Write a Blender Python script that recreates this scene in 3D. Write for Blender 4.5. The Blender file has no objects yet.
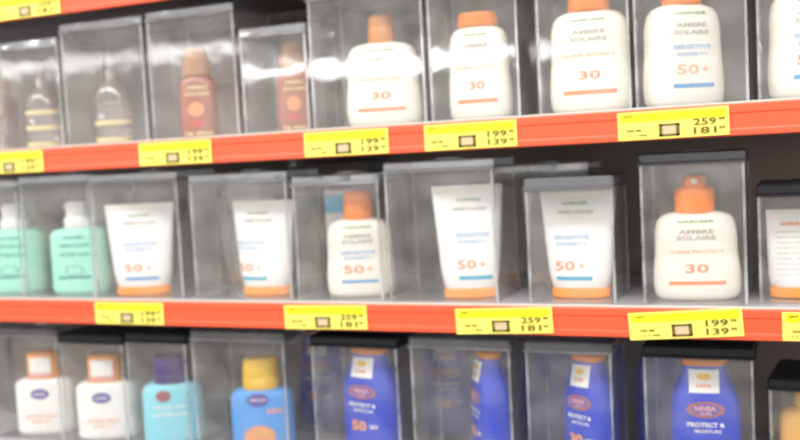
import bpy, math, random
from mathutils import Matrix, Vector

random.seed(7)
scene = bpy.context.scene
COL = scene.collection

# ------------------------------------------------------------------ camera
S = 0.2615                      # distance between two shelves
CAM = Vector((0.0, -1.2741, 0.2222))
YAW, PITCH, ROLL, FPX = 0.39552, 0.07004, -0.05267, 951.16
F = Vector((-math.sin(YAW)*math.cos(PITCH), math.cos(YAW)*math.cos(PITCH), -math.sin(PITCH)))
R0 = Vector((math.cos(YAW), math.sin(YAW), 0))
U0 = R0.cross(F)
R = math.cos(ROLL)*R0 + math.sin(ROLL)*U0
U = -math.sin(ROLL)*R0 + math.cos(ROLL)*U0
cd = bpy.data.cameras.new('camera')
cd.sensor_width = 36.0
cd.lens = FPX/800*36.0
cd.clip_start = 0.02
cam = bpy.data.objects.new('camera', cd)
COL.objects.link(cam)
cam.matrix_world = Matrix(((R.x, U.x, -F.x, CAM.x), (R.y, U.y, -F.y, CAM.y), (R.z, U.z, -F.z, CAM.z), (0, 0, 0, 1)))
scene.camera = cam
cd.dof.use_dof = True           # the photograph is soft: the lens is focused short of the shelf
cd.dof.focus_distance = 1.02
cd.dof.aperture_fstop = 42.8/1000/0.0125

# ------------------------------------------------------------------ light
w = bpy.data.worlds.new('shop_ambient')
scene.world = w
w.use_nodes = True
w.node_tree.nodes['Background'].inputs[0].default_value = (1.0, 0.985, 0.965, 1)
w.node_tree.nodes['Background'].inputs[1].default_value = 1.0

def area(name, loc, target, sx, sy, power, col=(1, 1, 1)):
    l = bpy.data.lights.new(name, 'AREA')
    l.shape = 'RECTANGLE'; l.size = sx; l.size_y = sy; l.energy = power; l.color = col
    o = bpy.data.objects.new(name, l); COL.objects.link(o)
    o.location = loc
    d = Vector(target) - Vector(loc)
    o.rotation_euler = d.to_track_quat('-Z', 'Y').to_euler()
    return o
area('aisle_tube_light', (-0.5, -1.35, 1.75), (-0.5, 0.0, 0.1), 5.0, 0.25, 42, (1.0, 0.985, 0.96))
area('far_tube_light', (-5.7, -12.8, 1.66), (-5.7, 0.0, 1.0), 4.6, 0.17, 56, (1.0, 0.99, 0.98))
area('mid_tube_light', (-9.6, -8.7, 1.62), (-9.6, 0.0, 1.0), 6.8, 0.15, 24, (1.0, 0.99, 0.98))

vs = scene.view_settings
vs.view_transform = 'Standard'; vs.look = 'None'; vs.gamma = 1.0; vs.use_curve_mapping = False
vs.exposure = 0.62
scene.cycles.transparent_max_bounces = 40
scene.cycles.max_bounces = 10

# ------------------------------------------------------------------ materials
def lin(c):
    return tuple(((x/255)/12.92 if x/255 <= 0.04045 else ((x/255+0.055)/1.055)**2.4) for x in c)
MATS = {}
def mat(name, rgb, rough=0.4, metal=0.0, noise=0.06, scale=40.0, coat=0.0, sss=0.0, trans=0.0):
    if name in MATS: return MATS[name]
    m = bpy.data.materials.new(name); m.use_nodes = True
    nt = m.node_tree; b = nt.nodes['Principled BSDF']
    c = lin(rgb)
    tc = nt.nodes.new('ShaderNodeTexCoord'); nz = nt.nodes.new('ShaderNodeTexNoise')
    nz.inputs['Scale'].default_value = scale; nz.inputs['Detail'].default_value = 3
    nt.links.new(tc.outputs['Object'], nz.inputs['Vector'])
    mx = nt.nodes.new('ShaderNodeMix'); mx.data_type = 'RGBA'
    mx.inputs[6].default_value = tuple(x*(1-noise) for x in c)+(1,)
    mx.inputs[7].default_value = tuple(min(1, x*(1+noise)) for x in c)+(1,)
    nt.links.new(nz.outputs['Fac'], mx.inputs[0])
    nt.links.new(mx.outputs[2], b.inputs['Base Color'])
    b.inputs['Roughness'].default_value = rough
    b.inputs['Metallic'].default_value = metal
    b.inputs['Coat Weight'].default_value = coat
    MATS[name] = m
    return m
def clear(name, tint=(0.97, 0.98, 0.98), haze=0.02, f0=0.04, rough=0.04, hazecol=(0.8, 0.8, 0.8), wave=0.06):
    """thin clear plastic: transparent, a little scratched haze, mirror at the surface"""
    if name in MATS: return MATS[name]
    m = bpy.data.materials.new(name); m.use_nodes = True
    nt = m.node_tree; nt.nodes.clear()
    N = nt.nodes.new; L = nt.links.new
    out = N('ShaderNodeOutputMaterial')
    tr = N('ShaderNodeBsdfTransparent'); tr.inputs[0].default_value = tint+(1,)
    df = N('ShaderNodeBsdfDiffuse'); df.inputs[0].default_value = hazecol+(1,)
    tl = N('ShaderNodeBsdfTranslucent'); tl.inputs[0].default_value = hazecol+(1,)
    dm = N('ShaderNodeMixShader'); dm.inputs[0].default_value = 0.4
    L(df.outputs[0], dm.inputs[1]); L(tl.outputs[0], dm.inputs[2])
    tc = N('ShaderNodeTexCoord'); nz = N('ShaderNodeTexNoise'); nz.inputs['Scale'].default_value = 18; nz.inputs['Detail'].default_value = 5
    L(tc.outputs['Object'], nz.inputs['Vector'])
    mr = N('ShaderNodeMapRange'); mr.inputs[1].default_value = 0.32; mr.inputs[2].default_value = 0.68; mr.inputs[3].default_value = 0.35; mr.inputs[4].default_value = 1.65
    L(nz.outputs['Fac'], mr.inputs[0])
    hz = N('ShaderNodeMath'); hz.operation = 'MULTIPLY'; hz.inputs[1].default_value = haze
    L(mr.outputs[0], hz.inputs[0])
    m1 = N('ShaderNodeMixShader'); L(hz.outputs[0], m1.inputs[0]); L(tr.outputs[0], m1.inputs[1]); L(dm.outputs[0], m1.inputs[2])
    gl = N('ShaderNodeBsdfGlossy'); gl.inputs['Roughness'].default_value = rough
    n2 = N('ShaderNodeTexNoise'); n2.inputs['Scale'].default_value = 22; n2.inputs['Detail'].default_value = 1
    L(tc.outputs['Object'], n2.inputs['Vector'])
    bp = N('ShaderNodeBump'); bp.inputs['Strength'].default_value = wave; bp.inputs['Distance'].default_value = 0.004
    L(n2.outputs['Fac'], bp.inputs['Height']); L(bp.outputs[0], gl.inputs['Normal'])
    lw = N('ShaderNodeLayerWeight'); lw.inputs[0].default_value = 0.5
    pw = N('ShaderNodeMath'); pw.operation = 'POWER'; pw.inputs[1].default_value = 5; L(lw.outputs['Facing'], pw.inputs[0])
    ml = N('ShaderNodeMath'); ml.operation = 'MULTIPLY_ADD'; ml.inputs[1].default_value = 1-f0; ml.inputs[2].default_value = f0
    L(pw.outputs[0], ml.inputs[0])
    m2 = N('ShaderNodeMixShader'); L(ml.outputs[0], m2.inputs[0]); L(m1.outputs[0], m2.inputs[1]); L(gl.outputs[0], m2.inputs[2])
    L(m2.outputs[0], out.inputs[0])
    MATS[name] = m
    return m

M_RAIL = mat('orange_red_rail', (240, 96, 58), 0.4, noise=0.03)
M_LIP = mat('rail_lip_plastic', (205, 196, 184), 0.35)
M_DECK = mat('shelf_enamel_grey', (172, 171, 176), 0.4, noise=0.04)
M_BACK = mat('back_panel_grey', (134, 121, 111), 0.55, noise=0.1, scale=6)
M_POST = mat('upright_grey', (96, 96, 100), 0.5)
M_FLOOR = mat('shop_floor_tile', (74, 70, 68), 0.5, noise=0.06, scale=5)
M_TAGY = mat('tag_yellow_paper', (250, 232, 20), 0.5, noise=0.02)
M_TAGP = mat('tag_pale_yellow', (252, 240, 110), 0.5, noise=0.02)
M_TAGINK = mat('tag_olive_ink', (112, 96, 16), 0.6)
M_TAGPINK = mat('tag_pinkish_chip', (214, 190, 150), 0.6)
M_WHITE = mat('white_bottle_plastic', (243, 240, 228), 0.33, noise=0.015, scale=15)
M_WHITE2 = mat('clean_white_plastic', (247, 246, 244), 0.3, noise=0.01, scale=15)
M_ORANGE = mat('orange_cap_plastic', (253, 138, 40), 0.3, noise=0.04)
M_TUBECAP = mat('yellow_orange_tube_cap', (252, 150, 28), 0.3, noise=0.04)
M_AMBER = mat('amber_cap_plastic', (214, 140, 66), 0.28, noise=0.05)
M_AMBERCLEAR = mat('orange_amber_cap', (240, 158, 78), 0.25, noise=0.08)
M_GOLD = mat('gold_print', (240, 222, 162), 0.35, noise=0.05)
M_MINT = mat('mint_bottle_plastic', (170, 240, 218), 0.33, noise=0.03)
M_TEAL = mat('teal_ink', (36, 142, 140), 0.5)
M_GREEN = mat('green_ink', (86, 150, 84), 0.5)
M_GREY = mat('grey_ink', (178, 174, 164), 0.5)
M_ORINK = mat('orange_ink', (244, 138, 84), 0.5)
M_PALEOR = mat('pale_orange_ink', (246, 178, 140), 0.5)
M_RED = mat('red_ink', (228, 74, 56), 0.5)
M_BLUE = mat('blue_ink', (84, 156, 214), 0.5)
M_SKY = mat('pale_blue_ink', (180, 206, 234), 0.5)
M_CYANINK = mat('cyan_ink', (0, 168, 204), 0.5)
M_NAVY = mat('navy_bottle_plastic', (16, 62, 206), 0.28, noise=0.05, scale=14, coat=0.3)
M_CYAN = mat('cyan_bottle_plastic', (146, 224, 240), 0.32, noise=0.05)
M_PURPLE = mat('purple_cap_plastic', (74, 52, 122), 0.35)
M_KIDS = mat('bright_blue_bottle_plastic', (82, 160, 236), 0.32, noise=0.05)
M_YELLOW = mat('yellow_cap_plastic', (250, 200, 40), 0.32)
M_LIDBLACK = mat('black_lid_plastic', (20, 20, 26), 0.35)
M_LIDGREY = mat('grey_lid_plastic', (112, 112, 116), 0.35)
M_BROWN = mat('brown_oil_bottle', (172, 100, 78), 0.22, noise=0.2, scale=30, coat=0.4)
M_DKBROWN = mat('dark_brown_oil_bottle', (116, 44, 34), 0.22, noise=0.1, scale=30, coat=0.4)
M_BRONZE = mat('bronze_cap_plastic', (180, 132, 92), 0.3, noise=0.06)
M_EMBLEM = mat('copper_emblem_ink', (168, 100, 104), 0.45)
M_PINK = mat('pink_ink', (240, 170, 170), 0.5)
M_AMBERPACK = mat('amber_pack_plastic', (236, 176, 72), 0.35)
M_CARD = mat('card_sky_blue', (120, 212, 255), 0.5)
M_VIOLET = mat('violet_ink', (96, 84, 170), 0.5)
M_SKIN = mat('peach_ink', (240, 160, 100), 0.5)
M_CASE = clear('clear_case_plastic', tint=(0.995, 0.992, 0.988), haze=0.066, f0=0.03, hazecol=(0.95, 0.92, 0.89))
M_EDGE = clear('frosted_case_edge', tint=(0.86, 0.87, 0.88), haze=0.36, f0=0.10, rough=0.12, hazecol=(0.85, 0.85, 0.86))
M_LIDCLR = clear('clear_lid_plastic', tint=(0.82, 0.83, 0.84), haze=0.14, f0=0.26, rough=0.08, wave=0.5, hazecol=(0.75, 0.75, 0.77))
M_SMOKE = clear('smoked_lid_plastic', tint=(0.45, 0.45, 0.47), haze=0.10, f0=0.08, rough=0.15, hazecol=(0.4, 0.4, 0.42))
M_CLEARBOT = clear('clear_oil_bottle', tint=(0.86, 0.80, 0.78), haze=0.20, f0=0.12, rough=0.06, hazecol=(0.92, 0.82, 0.80))

# ------------------------------------------------------------------ mesh helpers
def mk(name, verts, faces, material, parent=None, smooth=False):
    me = bpy.data.meshes.new(name)
    me.from_pydata([tuple(v) for v in verts], [], faces)
    me.materials.append(material)
    if smooth:
        for p in me.polygons: p.use_smooth = True
        try: me.set_sharp_from_angle(angle=math.radians(42))
        except Exception: pass
    me.update()
    o = bpy.data.objects.new(name, me); COL.objects.link(o)
    if parent is not None: o.parent = parent
    return o
def thing(name, label, cat, loc, rz=0.0, group=None):
    o = bpy.data.objects.new(name, None); COL.objects.link(o)
    o.empty_display_size = 0.02
    o.location = loc; o.rotation_euler = (0, 0, rz)
    o['label'] = label; o['category'] = cat
    if group: o['group'] = group
    return o
def box_geo(x0, x1, y0, y1, z0, z1, bev=0.0):
    """box with chamfered edges (bev) as verts/faces"""
    if bev <= 0:
        v = [(x0,y0,z0),(x1,y0,z0),(x1,y1,z0),(x0,y1,z0),(x0,y0,z1),(x1,y0,z1),(x1,y1,z1),(x0,y1,z1)]
        f = [(3,2,1,0),(4,5,6,7),(0,1,5,4),(1,2,6,5),(2,3,7,6),(3,0,4,7)]
        return v, f
    secs = [(z0, bev), (z0+bev, 0), (z1-bev, 0), (z1, bev)]
    v = []
    for z, i in secs:
        a0, a1, b0, b1 = x0+i, x1-i, y0+i, y1-i
        c = bev
        v += [(a0+c,b0,z),(a1-c,b0,z),(a1,b0+c,z),(a1,b1-c,z),(a1-c,b1,z),(a0+c,b1,z),(a0,b1-c,z),(a0,b0+c,z)]
    f = [tuple(range(7, -1, -1)), tuple(range(24, 32))]
    for k in range(3):
        for i in range(8):
            j = (i+1) % 8
            f.append((k*8+i, k*8+j, k*8+8+j, k*8+8+i))
    return v, f
def box(name, material, parent, x0, x1, y0, y1, z0, z1, bev=0.0):
    v, f = box_geo(x0, x1, y0, y1, z0, z1, bev)
    return mk(name, v, f, material, parent)

SEG = 40
def se(a, b, n, t):
    c, s = math.cos(t), math.sin(t)
    return (a*math.copysign(abs(c)**(2/n), c), b*math.copysign(abs(s)**(2/n), s))
def loft(name, secs, material, parent, cx=0.0, cy=0.0):
    """secs: (z, half width, half depth, exponent) from bottom to top, closed by flat caps"""
    v, f = [], []
    for z, a, b, n in secs:
        for i in range(SEG):
            x, y = se(a, b, n, 2*math.pi*i/SEG)
            v.append((x+cx, y+cy, z))
    K = len(secs)
    for k in range(K-1):
        for i in range(SEG):
            j = (i+1) % SEG
            f.append((k*SEG+i, k*SEG+j, (k+1)*SEG+j, (k+1)*SEG+i))
    f.append(tuple(range(SEG-1, -1, -1)))
    f.append(tuple(range((K-1)*SEG, K*SEG)))
    return mk(name, v, f, material, parent, smooth=True)
def prof(secs, z):
    if z <= secs[0][0]: return secs[0][1:]
    for (z0, *p), (z1, *q) in zip(secs, secs[1:]):
        if z <= z1:
            t = (z-z0)/(z1-z0) if z1 > z0 else 0
            return tuple(p[i]*(1-t)+q[i]*t for i in range(3))
    return secs[-1][1:]
def on(secs, u, z, eps=0.0005):
    a, b, n = prof(secs, z)
    r = min(0.985, abs(u)/a)
    return (u, -b*(1-r**n)**(1/n)-eps, z)

TXT = {}
def text_geo(s, bold=0.0):
    key = (s, bold)
    if key in TXT: return TXT[key]
    c = bpy.data.curves.new('lettering', 'FONT'); c.body = s; c.size = 1.0
    c.align_x = 'CENTER'; c.resolution_u = 2; c.offset = bold
    o = bpy.data.objects.new('lettering', c); COL.objects.link(o)
    dg = bpy.context.evaluated_depsgraph_get()
    me = bpy.data.meshes.new_from_object(o.evaluated_get(dg))
    v = [tuple(p.co) for p in me.vertices]; f = [tuple(p.vertices) for p in me.polygons]
    bpy.data.objects.remove(o); bpy.data.curves.remove(c); bpy.data.meshes.remove(me)
    xs = [p[0] for p in v]; ys = [p[1] for p in v]
    x0, x1, y0, y1 = min(xs), max(xs), min(ys), max(ys)
    v = [((p[0]-(x0+x1)/2)/(y1-y0), (p[1]-(y0+y1)/2)/(y1-y0)) for p in v]   # height 1, centred
    TXT[key] = (v, f, (x1-x0)/(y1-y0))
    return TXT[key]
def text(name, s, material, parent, secs, u, z, h, width=None, bold=0.02):
    v, f, asp = text_geo(s, bold)
    sx = (width/asp) if width else h*1.3
    return mk(name, [on(secs, u+p[0]*sx, z+p[1]*h) for p in v], f, material, parent)
def bar(name, material, parent, secs, u0, u1, z0, z1, n=14, m=2, eps=0.0005):
    v = [on(secs, u0+(u1-u0)*i/n, z0+(z1-z0)*j/m, eps) for j in range(m+1) for i in range(n+1)]
    f = [(j*(n+1)+i, j*(n+1)+i+1, (j+1)*(n+1)+i+1, (j+1)*(n+1)+i) for j in range(m) for i in range(n)]
    return mk(name, v, f, material, parent)
def oval(name, material, parent, secs, u, z, a, b, eps=0.0005, inner=0.0, seg=28):
    v, f = [], []
    rs = [inner, 1.0] if inner else [0.0, 0.5, 1.0]
    for r in rs:
        for i in range(seg):
            t = 2*math.pi*i/seg
            v.append(on(secs, u+a*r*math.cos(t), z+b*r*math.sin(t), eps))
    for k in range(len(rs)-1):
        for i in range(seg):
            j = (i+1) % seg
            f.append((k*seg+i, k*seg+j, (k+1)*seg+j, (k+1)*seg+i))
    return mk(name, v, f, material, parent)

# ------------------------------------------------------------------ the setting
X0, X1 = -2.1, 0.75
BACKY = 0.36
def structure(o):
    o['kind'] = 'structure'; return o
structure(box('floor', M_FLOOR, None, -24, 18, -24, 1.0, -1.22, -1.2))
structure(box('wall_back', M_BACK, None, X0, X1, BACKY, BACKY+0.03, -1.2, 1.0))
for k, x in enumerate((-1.68, -0.72, 0.24)):
    structure(box('trim_%d' % (k+1), M_POST, None, x-0.02, x+0.02, BACKY-0.012, BACKY, -1.2, 1.0, 0.002))

def shelf(z, label):
    t = thing('store_shelf', label, 'shelf', (0, 0, z), 0, 'shelves of the store rack')
    box('deck', M_DECK, t, X0, X1, 0.006, BACKY-0.013, -0.022, 0.0, 0.0015)
    # price rail: upright channel with a rounded top and bottom edge
    pts = [(0.006, 0.0), (0.0015, 0.0), (0.0, -0.0015), (0.0, -0.010), (0.0008, -0.012), (0.0008, -0.030),
           (0.0, -0.032), (0.0, -0.0385), (0.0015, -0.040), (0.006, -0.040)]
    v, f = [], []
    for x in (X0, X1):
        v += [(x, y, zz) for y, zz in pts]
    n = len(pts)
    for i in range(n):
        j = (i+1) % n
        f.append((i, j, n+j, n+i))
    f += [tuple(range(n)), tuple(range(2*n-1, n-1, -1))]
    r = mk('price_rail', v, f, M_RAIL, t)
    box('rail_lip', M_LIP, r, X0, X1, 0.0015, 0.0055, 0.0, 0.0035, 0.0008)
    for x in (-1.68, -0.72, 0.24):
        box('bracket', M_POST, t, x-0.006, x+0.006, 0.03, BACKY-0.013, -0.052, -0.022, 0.001)
    return t
shelf(2*S, 'topmost shelf with an orange-red rail crossing the upper left corner')
shelf(S, 'upper shelf with an orange-red rail below the clear oil and white lotion bottles')
shelf(0, 'middle shelf with an orange-red rail below the mint pumps and white tubes')
shelf(-S, 'lowest shelf carrying the navy blue bottles in clear cases')

# ------------------------------------------------------------------ cases
def case(row, x0, x1, h, label, lid='clear', y0=0.03, depth=0.115, rz=0.0, group='clear security cases'):
    z = {'A': S, 'B': 0.0, 'C': -S}[row]
    w_, d = (x1-x0)/2, depth/2
    t = thing('security_case', label, 'case', ((x0+x1)/2, y0+d, z), rz, group)
    th = 0.0018
    lh = 0.016
    r = 0.005
    def ring(i, zz):
        a, b, rr = w_-i, d-i, max(0.0015, r-i)
        out = []
        for (sx, sy, s0) in ((1, 1, 0), (-1, 1, 90), (-1, -1, 180), (1, -1, 270)):
            for q in (0, 30, 60, 90):
                an = math.radians(s0+q)
                out.append((sx*(a-rr)+rr*math.cos(an), sy*(b-rr)+rr*math.sin(an), zz))
        return out
    n = 16
    H = h-lh
    v = ring(0, 0)+ring(0, H)+ring(th, H)+ring(th, th)
    f = []
    for k in range(3):
        for i in range(n):
            j = (i+1) % n
            f.append((k*n+i, k*n+j, (k+1)*n+j, (k+1)*n+i))
    f.append(tuple(range(n-1, -1, -1))); f.append(tuple(range(3*n, 4*n)))
    mk('shell', v, f, M_CASE, t)
    for sx in (-1, 1):
        for sy in (-1, 1):
            cx, cy = sx*(w_-0.0016), sy*(d-0.0016)
            box('corner_edge', M_EDGE, t, cx-0.0019, cx+0.0019, cy-0.0019, cy+0.0019, 0.0005, H, 0.0007)
    o = 0.0016
    lm = {'clear': M_LIDCLR, 'black': M_LIDBLACK, 'grey': M_LIDGREY, 'smoke': M_SMOKE}[lid]
    l = box('lid', lm, t, -w_-o, w_+o, -d-o, d+o, H, h, 0.003)
    box('lid_rim', M_EDGE if lid == 'clear' else lm, l, -w_-o-0.0012, w_+o+0.0012, -d-o-0.0012, d+o+0.0012, H-0.0012, H+0.0022, 0.0008)
    box('lock', M_LIDCLR if lid == 'clear' else lm, l, -0.018, 0.018, -0.012, 0.012, h-0.0005, h+0.0025, 0.001)
    return t

# ------------------------------------------------------------------ products
def zrow(row): return {'A': S, 'B': 0.0, 'C': -S}[row]+0.0019
LOTION = lambda a, b, h: [(0, a*.80, b*.75, 3), (.0025, a*.90, b*.88, 3), (.009, a*.975, b*.98, 3), (.022, a, b, 3), (h*.30, a*.995, b, 3),
    (h*.47, a*.965, b, 3), (h*.50, a*.945, b*.98, 3), (h*.53, a*.96, b, 3), (h*.57, a*.94, b*.98, 3), (h*.60, a*.955, b, 3), (h*.64, a*.935, b*.97, 3),
    (h*.67, a*.95, b*.98, 3), (h*.80, a*.93, b*.95, 3), (h*.90, a*.88, b*.90, 2.8), (h*.955, a*.78, b*.8, 2.6), (h*.985, a*.62, b*.68, 2.3), (h, a*.42, b*.55, 2)]
def lotion(row, x, y, a, b, h, rz, label, cap=(0.024, 0.022, 0.034), num='30', style='orange', spray=False, capx=0.0, pr=True, group='white sun lotion bottles', capmat=None):
    t = thing('sun_lotion_bottle', label, 'bottle', (x, y, zrow(row)), rz, group)
    s = LOTION(a, b, h)
    loft('body', s, M_WHITE, t)
    ca, cb, ch = cap
    cm = capmat or M_ORANGE
    if spray:
        c = loft('cap', [(h-.001, ca*.98, cb, 2.3), (h+ch*.5, ca, cb, 2.3), (h+ch*.62, ca*.93, cb*.95, 2.3), (h+ch*.70, ca*.7, cb*.8, 2.2)], cm, t, capx)
        loft('nozzle', [(h+ch*.69, ca*.6, cb*.72, 2.2), (h+ch*.9, ca*.56, cb*.7, 2.2), (h+ch*.97, ca*.45, cb*.6, 2.2), (h+ch, ca*.3, cb*.4, 2)], cm, c, capx)
        box('spout', M_WHITE2, c, capx-0.004, capx+0.004, -cb*.72-0.004, -cb*.5, h+ch*.78, h+ch*.9, 0.001)
    else:
        c = loft('cap', [(h-.001, ca*.95, cb*.95, 2.3), (h+.002, ca, cb, 2.3), (h+ch*.55, ca*.98, cb*.98, 2.3), (h+ch*.57, ca*.94, cb*.95, 2.3), (h+ch*.6, ca*.97, cb*.97, 2.3),
              (h+ch*.9, ca*.93, cb*.93, 2.3), (h+ch*.97, ca*.85, cb*.85, 2.3), (h+ch, ca*.7, cb*.7, 2.2)], cm, t, capx)
    if not pr: return t
    text('brand_lettering', 'GARNIER', M_GREEN, t, s, 0, h*.90, .0040, a*.85)
    text('name_lettering', 'AMBRE', M_GREY, t, s, 0, h*.785, .0062, a*.80, .03)
    text('name_lettering', 'SOLAIRE', M_GREY, t, s, 0, h*.715, .0062, a*.90, .03)
    if style == 'orange':
        text('claim_lettering', 'CLEAR PROTECT', M_PALEOR, t, s, 0, h*.56, .0046, a*1.25)
        text('number_lettering', num, M_ORINK, t, s, 0, h*.37, .0120, a*.52, .015)
        bar('print_bar', M_ORINK, t, s, -a*.64, a*.64, h*.185, h*.225)
    else:
        text('claim_lettering', 'SENSITIVE', M_SKY, t, s, 0, h*.575, .0066, a*1.0, .05)
        text('claim_lettering', 'EXPERT+', M_SKY, t, s, 0, h*.505, .0055, a*.8, .04)
        text('number_lettering', num, M_PALEOR if style == 'pale' else M_ORINK, t, s, -a*.14, h*.36, .0130, a*.58, .015)
        text('number_lettering', '+', M_PALEOR, t, s, a*.32, h*.36, .008, .009, .03)
        bar('print_bar', M_BLUE, t, s, -a*.52, a*.55, h*.185, h*.225)
    return t
def tube(row, x, y, a, h, rz, label, num='50', shift=0.0, pr=True, bluebar=None, lo=.77, back=False, group='white tubes standing on orange caps'):
    t = thing('sun_cream_tube', label, 'tube', (x, y, zrow(row)), rz, group)
    c = .0145
    loft('cap', [(0, a*lo*.93, .0175, 2.6), (.0015, a*lo*.99, .019, 2.6), (c-.002, a*lo, .0193, 2.6), (c, a*lo*.96, .0185, 2.6)], M_TUBECAP, t)
    s = [(c-.0005, a*lo*.90, .0175, 2.5), (c+.002, a*lo*.97, .0190, 2.5), (h*.25, a*(lo+(1-lo)*.26), .0182, 2.5), (h*.5, a*(lo+(1-lo)*.52), .0145, 2.6), (h*.75, a*(lo+(1-lo)*.78), .0085, 2.7),
         (h*.90, a*.985, .0036, 3), (h*.93, a*.995, .0018, 4), (h*.995, a, .0014, 4), (h, a*.998, .0010, 4)]
    loft('body', s, M_WHITE2, t)
    bar('crimp_band', M_WHITE, t, s, -a*.97, a*.97, h*.935, h*.985)
    if back:
        text('back_lettering', 'AMBRE SOLAIRE', M_ORINK, t, s, 0, h*.84, .0055, a*1.35, .03)
        for q in range(9):
            text('back_lettering', ('protects the skin from sun', 'apply before exposure and', 'repeat often after bathing')[q % 3], M_GREY, t, s, 0, h*(.75-.06*q), .0030, a*1.5, .01)
    if not pr: return t
    k = shift*a
    text('brand_lettering', 'GARNIER', M_GREEN, t, s, k*.4, h*.87, .0040, a*.7)
    text('name_lettering', 'AMBRE SOLAIRE', M_GREY, t, s, k*.4, h*.79, .0052, a*.95, .03)
    text('claim_lettering', 'SENSITIVE', M_SKY, t, s, k, h*.56, .0066, a*.95, .05)
    text('claim_lettering', 'EXPERT+', M_SKY, t, s, k, h*.50, .0055, a*.8, .04)
    text('number_lettering', num, M_ORINK, t, s, k-a*.18, h*.30, .0135, a*.52, .015)
    text('number_lettering', '+', M_PALEOR, t, s, k+a*.26, h*.30, .008, .009, .03)
    bar('print_bar', bluebar or M_CYANINK, t, s, k-a*.42, k+a*.52, h*.165, h*.20)
    return t
def pump(row, x, y, a, b, h, rz, label):
    t = thing('pump_bottle', label, 'bottle', (x, y, zrow(row)), rz, 'mint green pump bottles')
    s = [(0, a*.86, b*.85, 4), (.003, a*.95, b*.95, 4), (.010, a, b, 4), (h*.88, a*.985, b*.98, 4), (h*.95, a*.93, b*.93, 3.6), (h*.985, a*.78, b*.8, 3), (h, a*.5, b*.6, 2.4)]
    loft('body', s, M_MINT, t)
    p = loft('pump', [(h-.001, .0265, .020, 2.5), (h+.001, .0275, .021, 2.5), (h+.016, .0275, .021, 2.5), (h+.018, .026, .020, 2.5), (h+.019, .022, .018, 2.4)], M_WHITE2, t)
    loft('pump_head', [(h+.0185, .021, .017, 2.4), (h+.024, .0215, .0175, 2.4), (h+.043, .0205, .017, 2.4), (h+.047, .018, .015, 2.3), (h+.048, .012, .011, 2)], M_WHITE2, p, -.002)
    box('spout', M_WHITE2, p, -.026, -.010, -.006, .006, h+.034, h+.043, .0018)
    text('brand_lettering', 'GARNIER', M_TEAL, t, s, -a*.1, h*.86, .0040, a*.7)
    text('name_lettering', 'AMBRE SOLAIRE', M_TEAL, t, s, -a*.1, h*.74, .0050, a*1.05)
    text('claim_lettering', 'AFTER SUN', M_TEAL, t, s, -a*.1, h*.60, .0060, a*1.0)
    oval('leaf_emblem', M_TEAL, t, s, -a*.12, h*.36, a*.32, .0085, inner=.88)
    bar('print_bar', M_TEAL, t, s, -a*.68, a*.42, h*.235, h*.275)
    return t
def clear_oil(row, x, y, a, h, rz, label, top_band=False):
    t = thing('clear_oil_bottle', label, 'bottle', (x, y, zrow(row)), rz, 'clear oil bottles with gold bands')
    b = a*.75
    s = [(0, a*.85, b*.85, 2.6), (.003, a*.97, b*.97, 2.6), (.008, a, b, 2.6), (h*.50, a*.97, b*.97, 2.6), (h*.58, a*.90, b*.9, 2.4), (h*.66, a*.72, b*.75, 2.2), (h*.72, a*.45, b*.5, 2), (h*.76, a*.28, b*.35, 2), (h*.80, a*.24, b*.30, 2)]
    loft('body', s, M_CLEARBOT, t)
    n = loft('nozzle', [(h*.79, a*.34, a*.34, 2), (h*.85, a*.34, a*.34, 2), (h*.86, a*.20, a*.20, 2), (h*.97, a*.16, a*.16, 2), (h, a*.10, a*.10, 2)], M_CLEARBOT, t)
    def band(z0, z1):
        o_ = [(z0,)+tuple(k*1.03 if i < 2 else k for i, k in enumerate(prof(s, z0))), (z1,)+tuple(k*1.03 if i < 2 else k for i, k in enumerate(prof(s, z1)))]
        return loft('gold_band', o_, M_GOLD, t)
    band(.005, .012); band(.034, .041)
    if top_band: band(.062, .068)
    text('name_lettering', 'AMBRE', M_GREY, t, s, 0, h*.47, .005, a*1.1)
    text('name_lettering', 'SOLAIRE', M_GREY, t, s, 0, h*.41, .005, a*1.2)
    return t
def brown_oil(row, x, y, a, h, rz, label, m=None, cap=.045, pr=True):
    t = thing('tanning_oil_bottle', label, 'bottle', (x, y, zrow(row)), rz, 'brown tanning oil bottles')
    b = a*.7
    s = [(0, a*.88, b*.85, 3), (.003, a*.97, b*.97, 3), (.008, a, b, 3), (h*.85, a*.98, b*.98, 3), (h*.93, a*.88, b*.9, 2.6), (h*.98, a*.68, b*.8, 2.3), (h, a*.55, b*.7, 2)]
    loft('body', s, m or M_BROWN, t)
    c = loft('cap', [(h-.001, a*.80, a*.62, 2.3), (h+cap*.55, a*.76, a*.60, 2.3), (h+cap*.58, a*.60, a*.5, 2.3), (h+cap*.95, a*.55, a*.46, 2.2), (h+cap, a*.42, a*.34, 2)], M_BRONZE, t)
    if pr:
        text('name_lettering', 'AMBRE', M_GOLD, t, s, 0, h*.80, .006, a*1.1, .03)
        text('name_lettering', 'SOLAIRE', M_GOLD, t, s, 0, h*.70, .006, a*1.3, .03)
        oval('sun_emblem', M_SKIN, t, s, -a*.1, h*.46, a*.42, .012)
        text('number_lettering', '30', M_RED, t, s, -a*.1, h*.24, .010, a*.8, .04)
        text('gold_lettering', 'OIL SPRAY', M_GOLD, t, s, 0, h*.08, .0058, a*1.6, .05)
    return t
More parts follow.
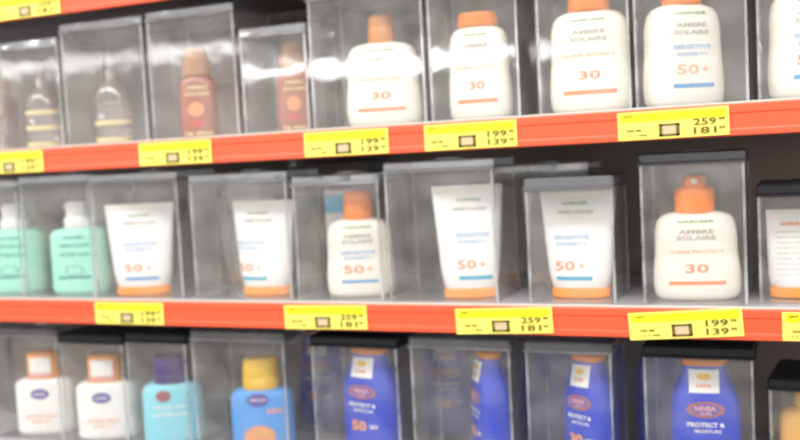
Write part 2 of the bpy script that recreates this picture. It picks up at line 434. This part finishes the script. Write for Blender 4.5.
def nozzle_bottle(row, x, y, a, h, rz, label, pr=True):
    t = thing('after_sun_spray_bottle', label, 'bottle', (x, y, zrow(row)), rz, 'white spray bottles with orange caps')
    b = .027
    s = [(0, a*.88, b*.85, 3.5), (.003, a*.96, b*.96, 3.5), (.010, a, b, 3.5), (h*.9, a*.99, b*.99, 3.5), (h*.96, a*.93, b*.94, 3.2), (h*.99, a*.8, b*.85, 3), (h, a*.6, b*.7, 2.6)]
    loft('body', s, M_WHITE2, t)
    cs = [(h-.001, .0295, .0205, 3), (h+.002, .031, .022, 3), (h+.043, .030, .021, 3), (h+.047, .027, .019, 3), (h+.049, .019, .013, 2.5)]
    c = loft('cap', cs, M_AMBERCLEAR, t)
    bar('front_panel', M_WHITE2, c, cs, -.0215, .0185, h+.004, h+.040, 12, 6, .0008)
    bar('pink_stripe', M_PINK, c, cs, -.0215, .0185, h+.004, h+.012, 12, 2, .0012)
    if pr:
        oval('emblem', M_VIOLET, t, s, -a*.06, h*.74, .017, .0095)
        text('brand_lettering', 'NIVEA', M_WHITE2, t, [(z, p+.0003, q+.0003, r) for z, p, q, r in s], -a*.06, h*.74, .0055, .022, .03)
        text('claim_lettering', 'AFTER SUN', M_PALEOR, t, s, -a*.05, h*.34, .006, a*1.1, .03)
        text('claim_lettering', 'SPRAY', M_PALEOR, t, s, -a*.05, h*.25, .005, a*.7, .03)
    return t
def capped(row, x, y, a, b, h, rz, label, m, cm, cap, kind, name):
    t = thing(name, label, 'bottle', (x, y, zrow(row)), rz)
    s = [(0, a*.86, b*.85, 3), (.003, a*.95, b*.95, 3), (.012, a, b, 3), (h*.86, a*.985, b*.98, 3), (h*.94, a*.92, b*.92, 2.8), (h*.985, a*.75, b*.8, 2.4), (h, a*.55, b*.65, 2.2)]
    loft('body', s, m, t)
    ca, cb, ch = cap
    loft('cap', [(h-.001, ca*.96, cb*.96, 2.5), (h+.002, ca, cb, 2.5), (h+ch*.35, ca*.99, cb*.99, 2.5), (h+ch*.37, ca*.95, cb*.95, 2.5), (h+ch*.40, ca*.98, cb*.98, 2.5), (h+ch*.9, ca*.93, cb*.93, 2.5), (h+ch, ca*.80, cb*.8, 2.4)], cm, t)
    if kind == 'cyan':
        oval('emblem', M_EMBLEM, t, s, -a*.25, h*.80, .013, .010)
        text('brand_lettering', 'NIVEA SUN', M_WHITE2, t, s, -a*.05, h*.62, .0055, a*1.1, .03)
        text('claim_lettering', 'AFTER SUN', M_WHITE2, t, s, -a*.05, h*.50, .0065, a*1.2, .03)
        for q in range(3): bar('ridge_bar', M_SKY, t, s, a*.55, a*.9, h*(.35+.15*q), h*(.37+.15*q), 6)
    else:
        oval('emblem', M_VIOLET, t, s, -a*.05, h*.84, .018, .011)
        text('brand_lettering', 'NIVEA SUN', M_WHITE2, t, [(z, p+.0003, q+.0003, r) for z, p, q, r in s], -a*.05, h*.84, .0042, .026, .03)
        text('claim_lettering', 'KIDS', M_PINK, t, s, a*.45, h*.66, .009, .026, .05)
        oval('orange_patch', M_SKIN, t, s, -a*.05, h*.26, a*.50, h*.17)
        oval('orange_patch', M_AMBERPACK, t, s, a*.12, h*.32, a*.20, h*.06, .0008)
    return t
def navy(row, x, y, a, b, h, rz, label, pr=True, m=None, num='50', group='navy blue sun milk bottles'):
    t = thing('sun_milk_bottle', label, 'bottle', (x, y, zrow(row)), rz, group)
    s = [(0, a*.84, b*.82, 2.8), (.003, a*.94, b*.94, 2.8), (.012, a*.99, b, 2.8), (h*.35, a, b, 2.8), (h*.58, a*.985, b*.97, 2.8), (h*.68, a*.95, b*.93, 2.7), (h*.76, a*.86, b*.86, 2.6),
         (h*.84, a*.73, b*.74, 2.5), (h*.91, a*.64, b*.64, 2.4), (h*.945, a*.60, b*.60, 2.3), (h*.95, a*.55, b*.55, 2.3)]
    loft('body', s, m or M_NAVY, t)
    loft('cap', [(h*.938, a*.60, b*.62, 2.3), (h*.942, a*.66, b*.68, 2.3), (h*.985, a*.65, b*.67, 2.3), (h*.996, a*.56, b*.58, 2.3), (h, a*.44, b*.46, 2.2)], M_TUBECAP, t)
    if not pr: return t
    bar('neck_label', M_WHITE2, t, s, -a*.44, a*.40, h*.745, h*.915, 12, 8, .0009)
    oval('sun_mark', M_YELLOW, t, s, -a*.02, h*.865, a*.20, h*.025, .0015)
    text('mark_lettering', 'UVA', M_ORINK, t, [(z, p+.001, q+.001, r) for z, p, q, r in s], -a*.02, h*.80, .005, a*.42, .04)
    oval('emblem_ring', M_EMBLEM, t, s, 0, h*.62, a*.54, h*.062, .0007, .72)
    oval('emblem', M_VIOLET, t, s, 0, h*.62, a*.39, h*.046, .0006)
    text('brand_lettering', 'NIVEA', M_PINK, t, [(z, p+.0006, q+.0006, r) for z, p, q, r in s], 0, h*.63, .0066, a*.58, .04)
    text('brand_lettering', 'SUN', M_PINK, t, [(z, p+.0006, q+.0006, r) for z, p, q, r in s], 0, h*.592, .0042, a*.30, .03)
    text('claim_lettering', 'PROTECT &', M_WHITE2, t, s, 0, h*.505, .0064, a*1.05, .04)
    text('claim_lettering', 'MOISTURE', M_WHITE2, t, s, a*.06, h*.455, .0048, a*.75, .02)
    text('number_lettering', num, M_SKIN, t, s, -a*.15, h*.32, .017, a*.60, .05)
    text('claim_lettering', 'SPF', M_WHITE2, t, s, a*.42, h*.32, .007, a*.30, .03)
    return t

# ---- upper row
case('A', -1.47, -1.305, .206, 'clear case at the left edge of the upper shelf, holding the dark brown bottle')
brown_oil('A', -1.358, .08, .034, .105, .3, 'dark brown bottle cut off by the left edge of the upper shelf', M_DKBROWN, .04)
case('A', -1.30, -1.166, .192, 'clear case around the left one of two clear oil bottles, upper shelf')
clear_oil('A', -1.248, .075, .030, .147, .5, 'clear oil bottle with three gold bands, left of its twin on the upper shelf', True)
case('A', -1.157, -.988, .211, 'tall clear case around the second clear oil bottle from the left')
clear_oil('A', -1.092, .075, .031, .150, .5, 'clear oil bottle with thin nozzle, right of its twin on the upper shelf')
case('A', -.977, -.812, .213, 'tall clear case around the brown oil bottle with bronze cap')
brown_oil('A', -.913, .072, .031, .105, .5, 'reddish brown oil bottle with bronze cap in a wide case')
case('A', -.803, -.690, .169, 'short clear case beside the dark gap, holding a brown oil bottle', rz=.05)
brown_oil('A', -.738, .080, .027, .100, .6, 'reddish brown oil bottle pressed to the right side of the short case')
case('A', -.679, -.494, .213, 'wide clear case around the white bottle with amber cap, upper shelf')
lotion('A', -.580, .078, .058, .026, .128, .22, 'white lotion bottle with an amber cap behind a bright streak, upper shelf', (.020, .018, .042), '30', 'orange', capmat=M_AMBER)
case('A', -.486, -.353, .211, 'clear case crossed by a slanted streak, around the narrow white bottle')
lotion('A', -.425, .078, .046, .026, .138, .10, 'narrow white lotion bottle with flat orange cap behind a slanted streak', (.030, .022, .020))
case('A', -.326, -.200, .211, 'clear case around the white bottle marked 30 with orange bar, upper shelf')
lotion('A', -.262, .078, .057, .027, .143, .12, 'white lotion bottle marked 30 with an orange bar, on the upper shelf', (.029, .023, .026))
case('A', -.194, -.052, .211, 'clear case around the white bottle with a blue bar, upper shelf, above the 259 tag')
lotion('A', -.137, .078, .055, .027, .138, .60, 'white lotion bottle with blue bar turned to the right, fully visible on the upper shelf', (.026, .022, .034), '50', 'pale')
case('A', -.041, .095, .211, 'clear case cut off by the top right edge of the photo')
lotion('A', .020, .078, .050, .027, .140, .25, 'white lotion bottle cut off by the right edge of the upper shelf', (.026, .022, .034), '50', 'blue')

# ---- middle row
case('B', -1.435, -1.283, .212, 'clear case at the left edge of the middle shelf')
pump('B', -1.343, .085, .056, .026, .118, .35, 'mint green pump bottle at the left edge of the middle shelf')
case('B', -1.275, -1.122, .217, 'clear case around the second mint pump bottle')
pump('B', -1.192, .085, .054, .026, .118, .35, 'mint green pump bottle between its twin and the first white tube')
case('B', -1.118, -.940, .214, 'clear case with shiny rim around the leftmost white tube')
tube('B', -1.050, .072, .062, .157, .3, 'leftmost white cream tube, wide top and orange cap, beside the mint pump', bluebar=M_BLUE)
case('B', -.915, -.735, .206, 'wide half-empty clear case with a tube at its right end')
tube('B', -.808, .080, .055, .155, .08, 'white tube turned aside, standing alone left of the white bottle', shift=-.36)
case('B', -.724, -.578, .196, 'clear case around the white bottle with blue bar, middle shelf')
lotion('B', -.636, .080, .054, .026, .122, .30, 'white lotion bottle with tall orange cap and blue bar, on the middle shelf', (.023, .020, .044), '50', 'blue')
case('B', -.567, -.398, .210, 'tall clear case with glossy lid around the middle white tube')
tube('B', -.453, .075, .053, .168, .22, 'tallest white cream tube, in the tall case with glossy lid', shift=.12)
case('B', -.352, -.230, .177, 'low clear case with a grey lid bar, just left of the big spray bottle', 'grey')
tube('B', -.289, .085, .055, .156, .0, 'white cream tube in the low case with grey lid', shift=-.16)
case('B', -.193, -.060, .205, 'clear case with dark lid around the big bottle marked 30', 'smoke')
lotion('B', -.128, .082, .0575, .029, .120, .12, 'big white bottle with orange spray top marked 30, on the middle shelf', (.027, .022, .050), '30', 'orange', True)
case('B', -.046, .075, .158, 'low clear case with dark lid cut off by the right edge, middle shelf', 'black', y0=.045)
tube('B', .014, .10, .052, .118, .0, 'white tube with printed back cut off by the right edge of the middle shelf', pr=False, lo=.95, back=True)

# ---- lower row
case('C', -1.375, -1.218, .205, 'clear case around the left white spray bottle, lower shelf')
nozzle_bottle('C', -1.294, .078, .054, .103, .4, 'white spray bottle with orange and white cap, left of its twin on the lower shelf')
case('C', -1.211, -1.075, .198, 'black lidded case around the right white spray bottle, lower shelf', 'black')
nozzle_bottle('C', -1.153, .078, .054, .103, .4, 'white spray bottle with orange and white cap, beside the cyan bottle')
case('C', -1.066, -.945, .203, 'dark lidded case around the cyan bottle with purple cap', 'black')
capped('C', -1.013, .08, .052, .025, .107, .5, 'light cyan bottle with a dark purple cap', M_CYAN, M_PURPLE, (.031, .023, .046), 'cyan', 'after_sun_bottle')
case('C', -.932, -.757, .210, 'wide clear case around the bright blue bottle with yellow cap')
capped('C', -.832, .08, .053, .026, .105, .35, 'bright blue bottle with a yellow cap and orange motif', M_KIDS, M_YELLOW, (.031, .023, .050), 'kids', 'kids_lotion_bottle')
case('C', -.708, -.562, .207, 'clear case with black lid around the leftmost navy bottle', 'black')
navy('C', -.630, .08, .049, .028, .180, -.20, 'leftmost navy blue bottle, under a black lid', num='50')
case('C', -.540, -.385, .209, 'clear case around the navy bottle turned sideways')
navy('C', -.433, .08, .040, .026, .181, -.95, 'navy blue bottle turned sideways, second navy bottle from the left')
case('C', -.362, -.240, .208, 'clear case around the third navy bottle from the left')
navy('C', -.282, .08, .039, .027, .181, -.45, 'navy blue bottle turned slightly left, third navy bottle from the left', num='30')
case('C', -.197, -.056, .207, 'clear case with black lid around the rightmost navy bottle', 'black')
navy('C', -.122, .08, .047, .028, .181, .10, 'rightmost navy blue bottle with a clearly visible oval emblem', num='30')
case('C', -.032, .090, .162, 'low case with black lid cut off by the lower right corner', 'black', y0=.05, rz=-.12)
capped('C', .022, .105, .050, .024, .112, .1, 'amber yellow pack inside the low case at the lower right corner', M_AMBERPACK, M_YELLOW, (.030, .022, .022), 'kids', 'cream_bottle')

# ---- second rank behind, seen through the clear cases
for k, x in enumerate((-.80, -.56, -.38, -.20)):
    where = ('just left of the leftmost navy bottle', 'between the leftmost and second navy bottles', 'between the second and third navy bottles', 'between the third and rightmost navy bottles')[k]
    case('C', x-.07, x+.07, .200, 'case in the second rank, seen %s' % where, 'grey', y0=.185, group='cases in the second rank')
    navy('C', x, .24, .044, .027, .174, .1+.2*k, 'navy bottle in the second rank, seen %s' % where, pr=(k < 2), group='navy bottles in the second rank')
for x, wh in ((-.97, 'the bronze-capped brown oil bottle'), (-.812, 'the short case')):
    case('A', x-.075, x+.075, .195, 'case in the second rank of the upper shelf, behind %s' % wh, 'black', y0=.185, group='cases in the second rank')
    brown_oil('A', x+.01, .24, .03, .105, .4, 'brown oil bottle in the second rank, behind %s' % wh, pr=False)
for x, wh in ((-.95, 'the leftmost white tube'), (-.37, 'the tallest white tube')):
    case('B', x-.075, x+.075, .195, 'case in the second rank of the middle shelf, behind %s' % wh, y0=.185, group='cases in the second rank')
    tube('B', x+.01, .24, .052, .155, .4, 'white tube in the second rank, behind %s' % wh, pr=False)
# blue leaflet card standing behind the tall orange cap
t = thing('blue_card', 'small blue card beside the tall orange cap, middle shelf', 'card', (-.692, .128, zrow('B')), .25)
box('card_sheet', M_WHITE2, t, -.024, .024, -.0006, .0006, 0, .165, .0003)
box('card_print', M_CARD, t, -.0235, .0235, -.0010, -.0005, .128, .158, .0002)

# ------------------------------------------------------------------ price tags
def tag(z, x0, x1, rot, big, small, label, cents='99'):
    wd = (x1-x0); hh = .0365
    t = bpy.data.objects.new('price_tag', None); COL.objects.link(t)
    t.empty_display_size = .02
    t.location = ((x0+x1)/2, -.0012, z-.020)
    t.rotation_euler = (0, -rot, 0)
    t['label'] = label; t['category'] = 'price tag'; t['group'] = 'yellow price tags on the rails'
    box('paper', M_TAGP, t, -wd/2, wd/2, -.0006, .0004, -hh/2, hh/2, .0002)
    box('yellow_band', M_TAGY, t, -wd/2+.004, wd/2-.004, -.0010, -.0006, hh*.14, hh*.43)
    flat = lambda p, u, z_, sx, h: [(u+q[0]*sx, -.0011, z_+q[1]*h) for q in p]
    def tx(name, s, u, z_, h, width, bold=.03):
        v, f, asp = text_geo(s, bold)
        mk(name, flat(v, u, z_, width/asp, h), f, M_TAGINK, t)
    c = -.004
    # small framed chip
    for (a0, a1, b0, b1) in ((-.013, .013, -.0020, 0.0008), (-.013, .013, -.0155, -.0125), (-.013, -.0088, -.0155, .0008), (.0085, .013, -.0155, .0008)):
        box('chip_frame', M_TAGINK, t, c+a0, c+a1, -.0011, -.0006, b0, b1)
    box('chip', M_TAGPINK, t, c-.0094, c+.0088, -.0009, -.0006, -.0132, -.0012)
    tx('price_lettering', big, .040, .0005, .0088, .028, .02)
    tx('price_lettering', small, .040, -.0105, .0088, .028, .02)
    tx('cents_lettering', cents, .0605, .0026, .0042, .0075)
    tx('cents_lettering', cents, .0605, -.0084, .0042, .0075)
    tx('small_lettering', 'SPF', -.056, .0125, .003, .011)
    tx('small_lettering', '200 ML', -.048, -.006, .0034, .020)
    tx('small_lettering', '1 L = 905', -.045, -.0125, .0028, .026)
    return t
Z2 = 2*S
tag(Z2, -1.267, -1.124, .0, '259', '181', 'yellow price tag in the top left corner of the photo')
tag(S, -1.330, -1.186, .0, '199', '139', 'yellow price tag at the left edge of the upper shelf rail')
tag(S, -.985, -.846, .0, '199', '139', 'yellow price tag below the brown oil bottle with bronze cap')
tag(S, -.681, -.543, .0, '199', '139', 'yellow price tag below the white bottle with amber cap')
tag(S, -.487, -.351, .005, '199', '139', 'yellow price tag below the narrow white bottle, upper rail')
tag(S, -.214, -.075, .008, '259', '181', 'yellow price tag reading 259 and 181 on the upper rail')
tag(0, -1.099, -.959, .0, '199', '139', 'bright yellow price tag below the leftmost white tube')
tag(0, -.733, -.593, .015, '259', '181', 'yellow price tag below the white bottle with tall orange cap, middle rail')
tag(0, -.453, -.312, .035, '259', '181', 'yellow price tag below the tallest white tube, middle rail')
tag(0, -.209, -.065, .065, '199', '139', 'tilted yellow price tag reading 199 and 139 below the big spray bottle')
tag(0, -.019, .120, .0, '199', '139', 'yellow price tag cut off by the right edge, middle rail')
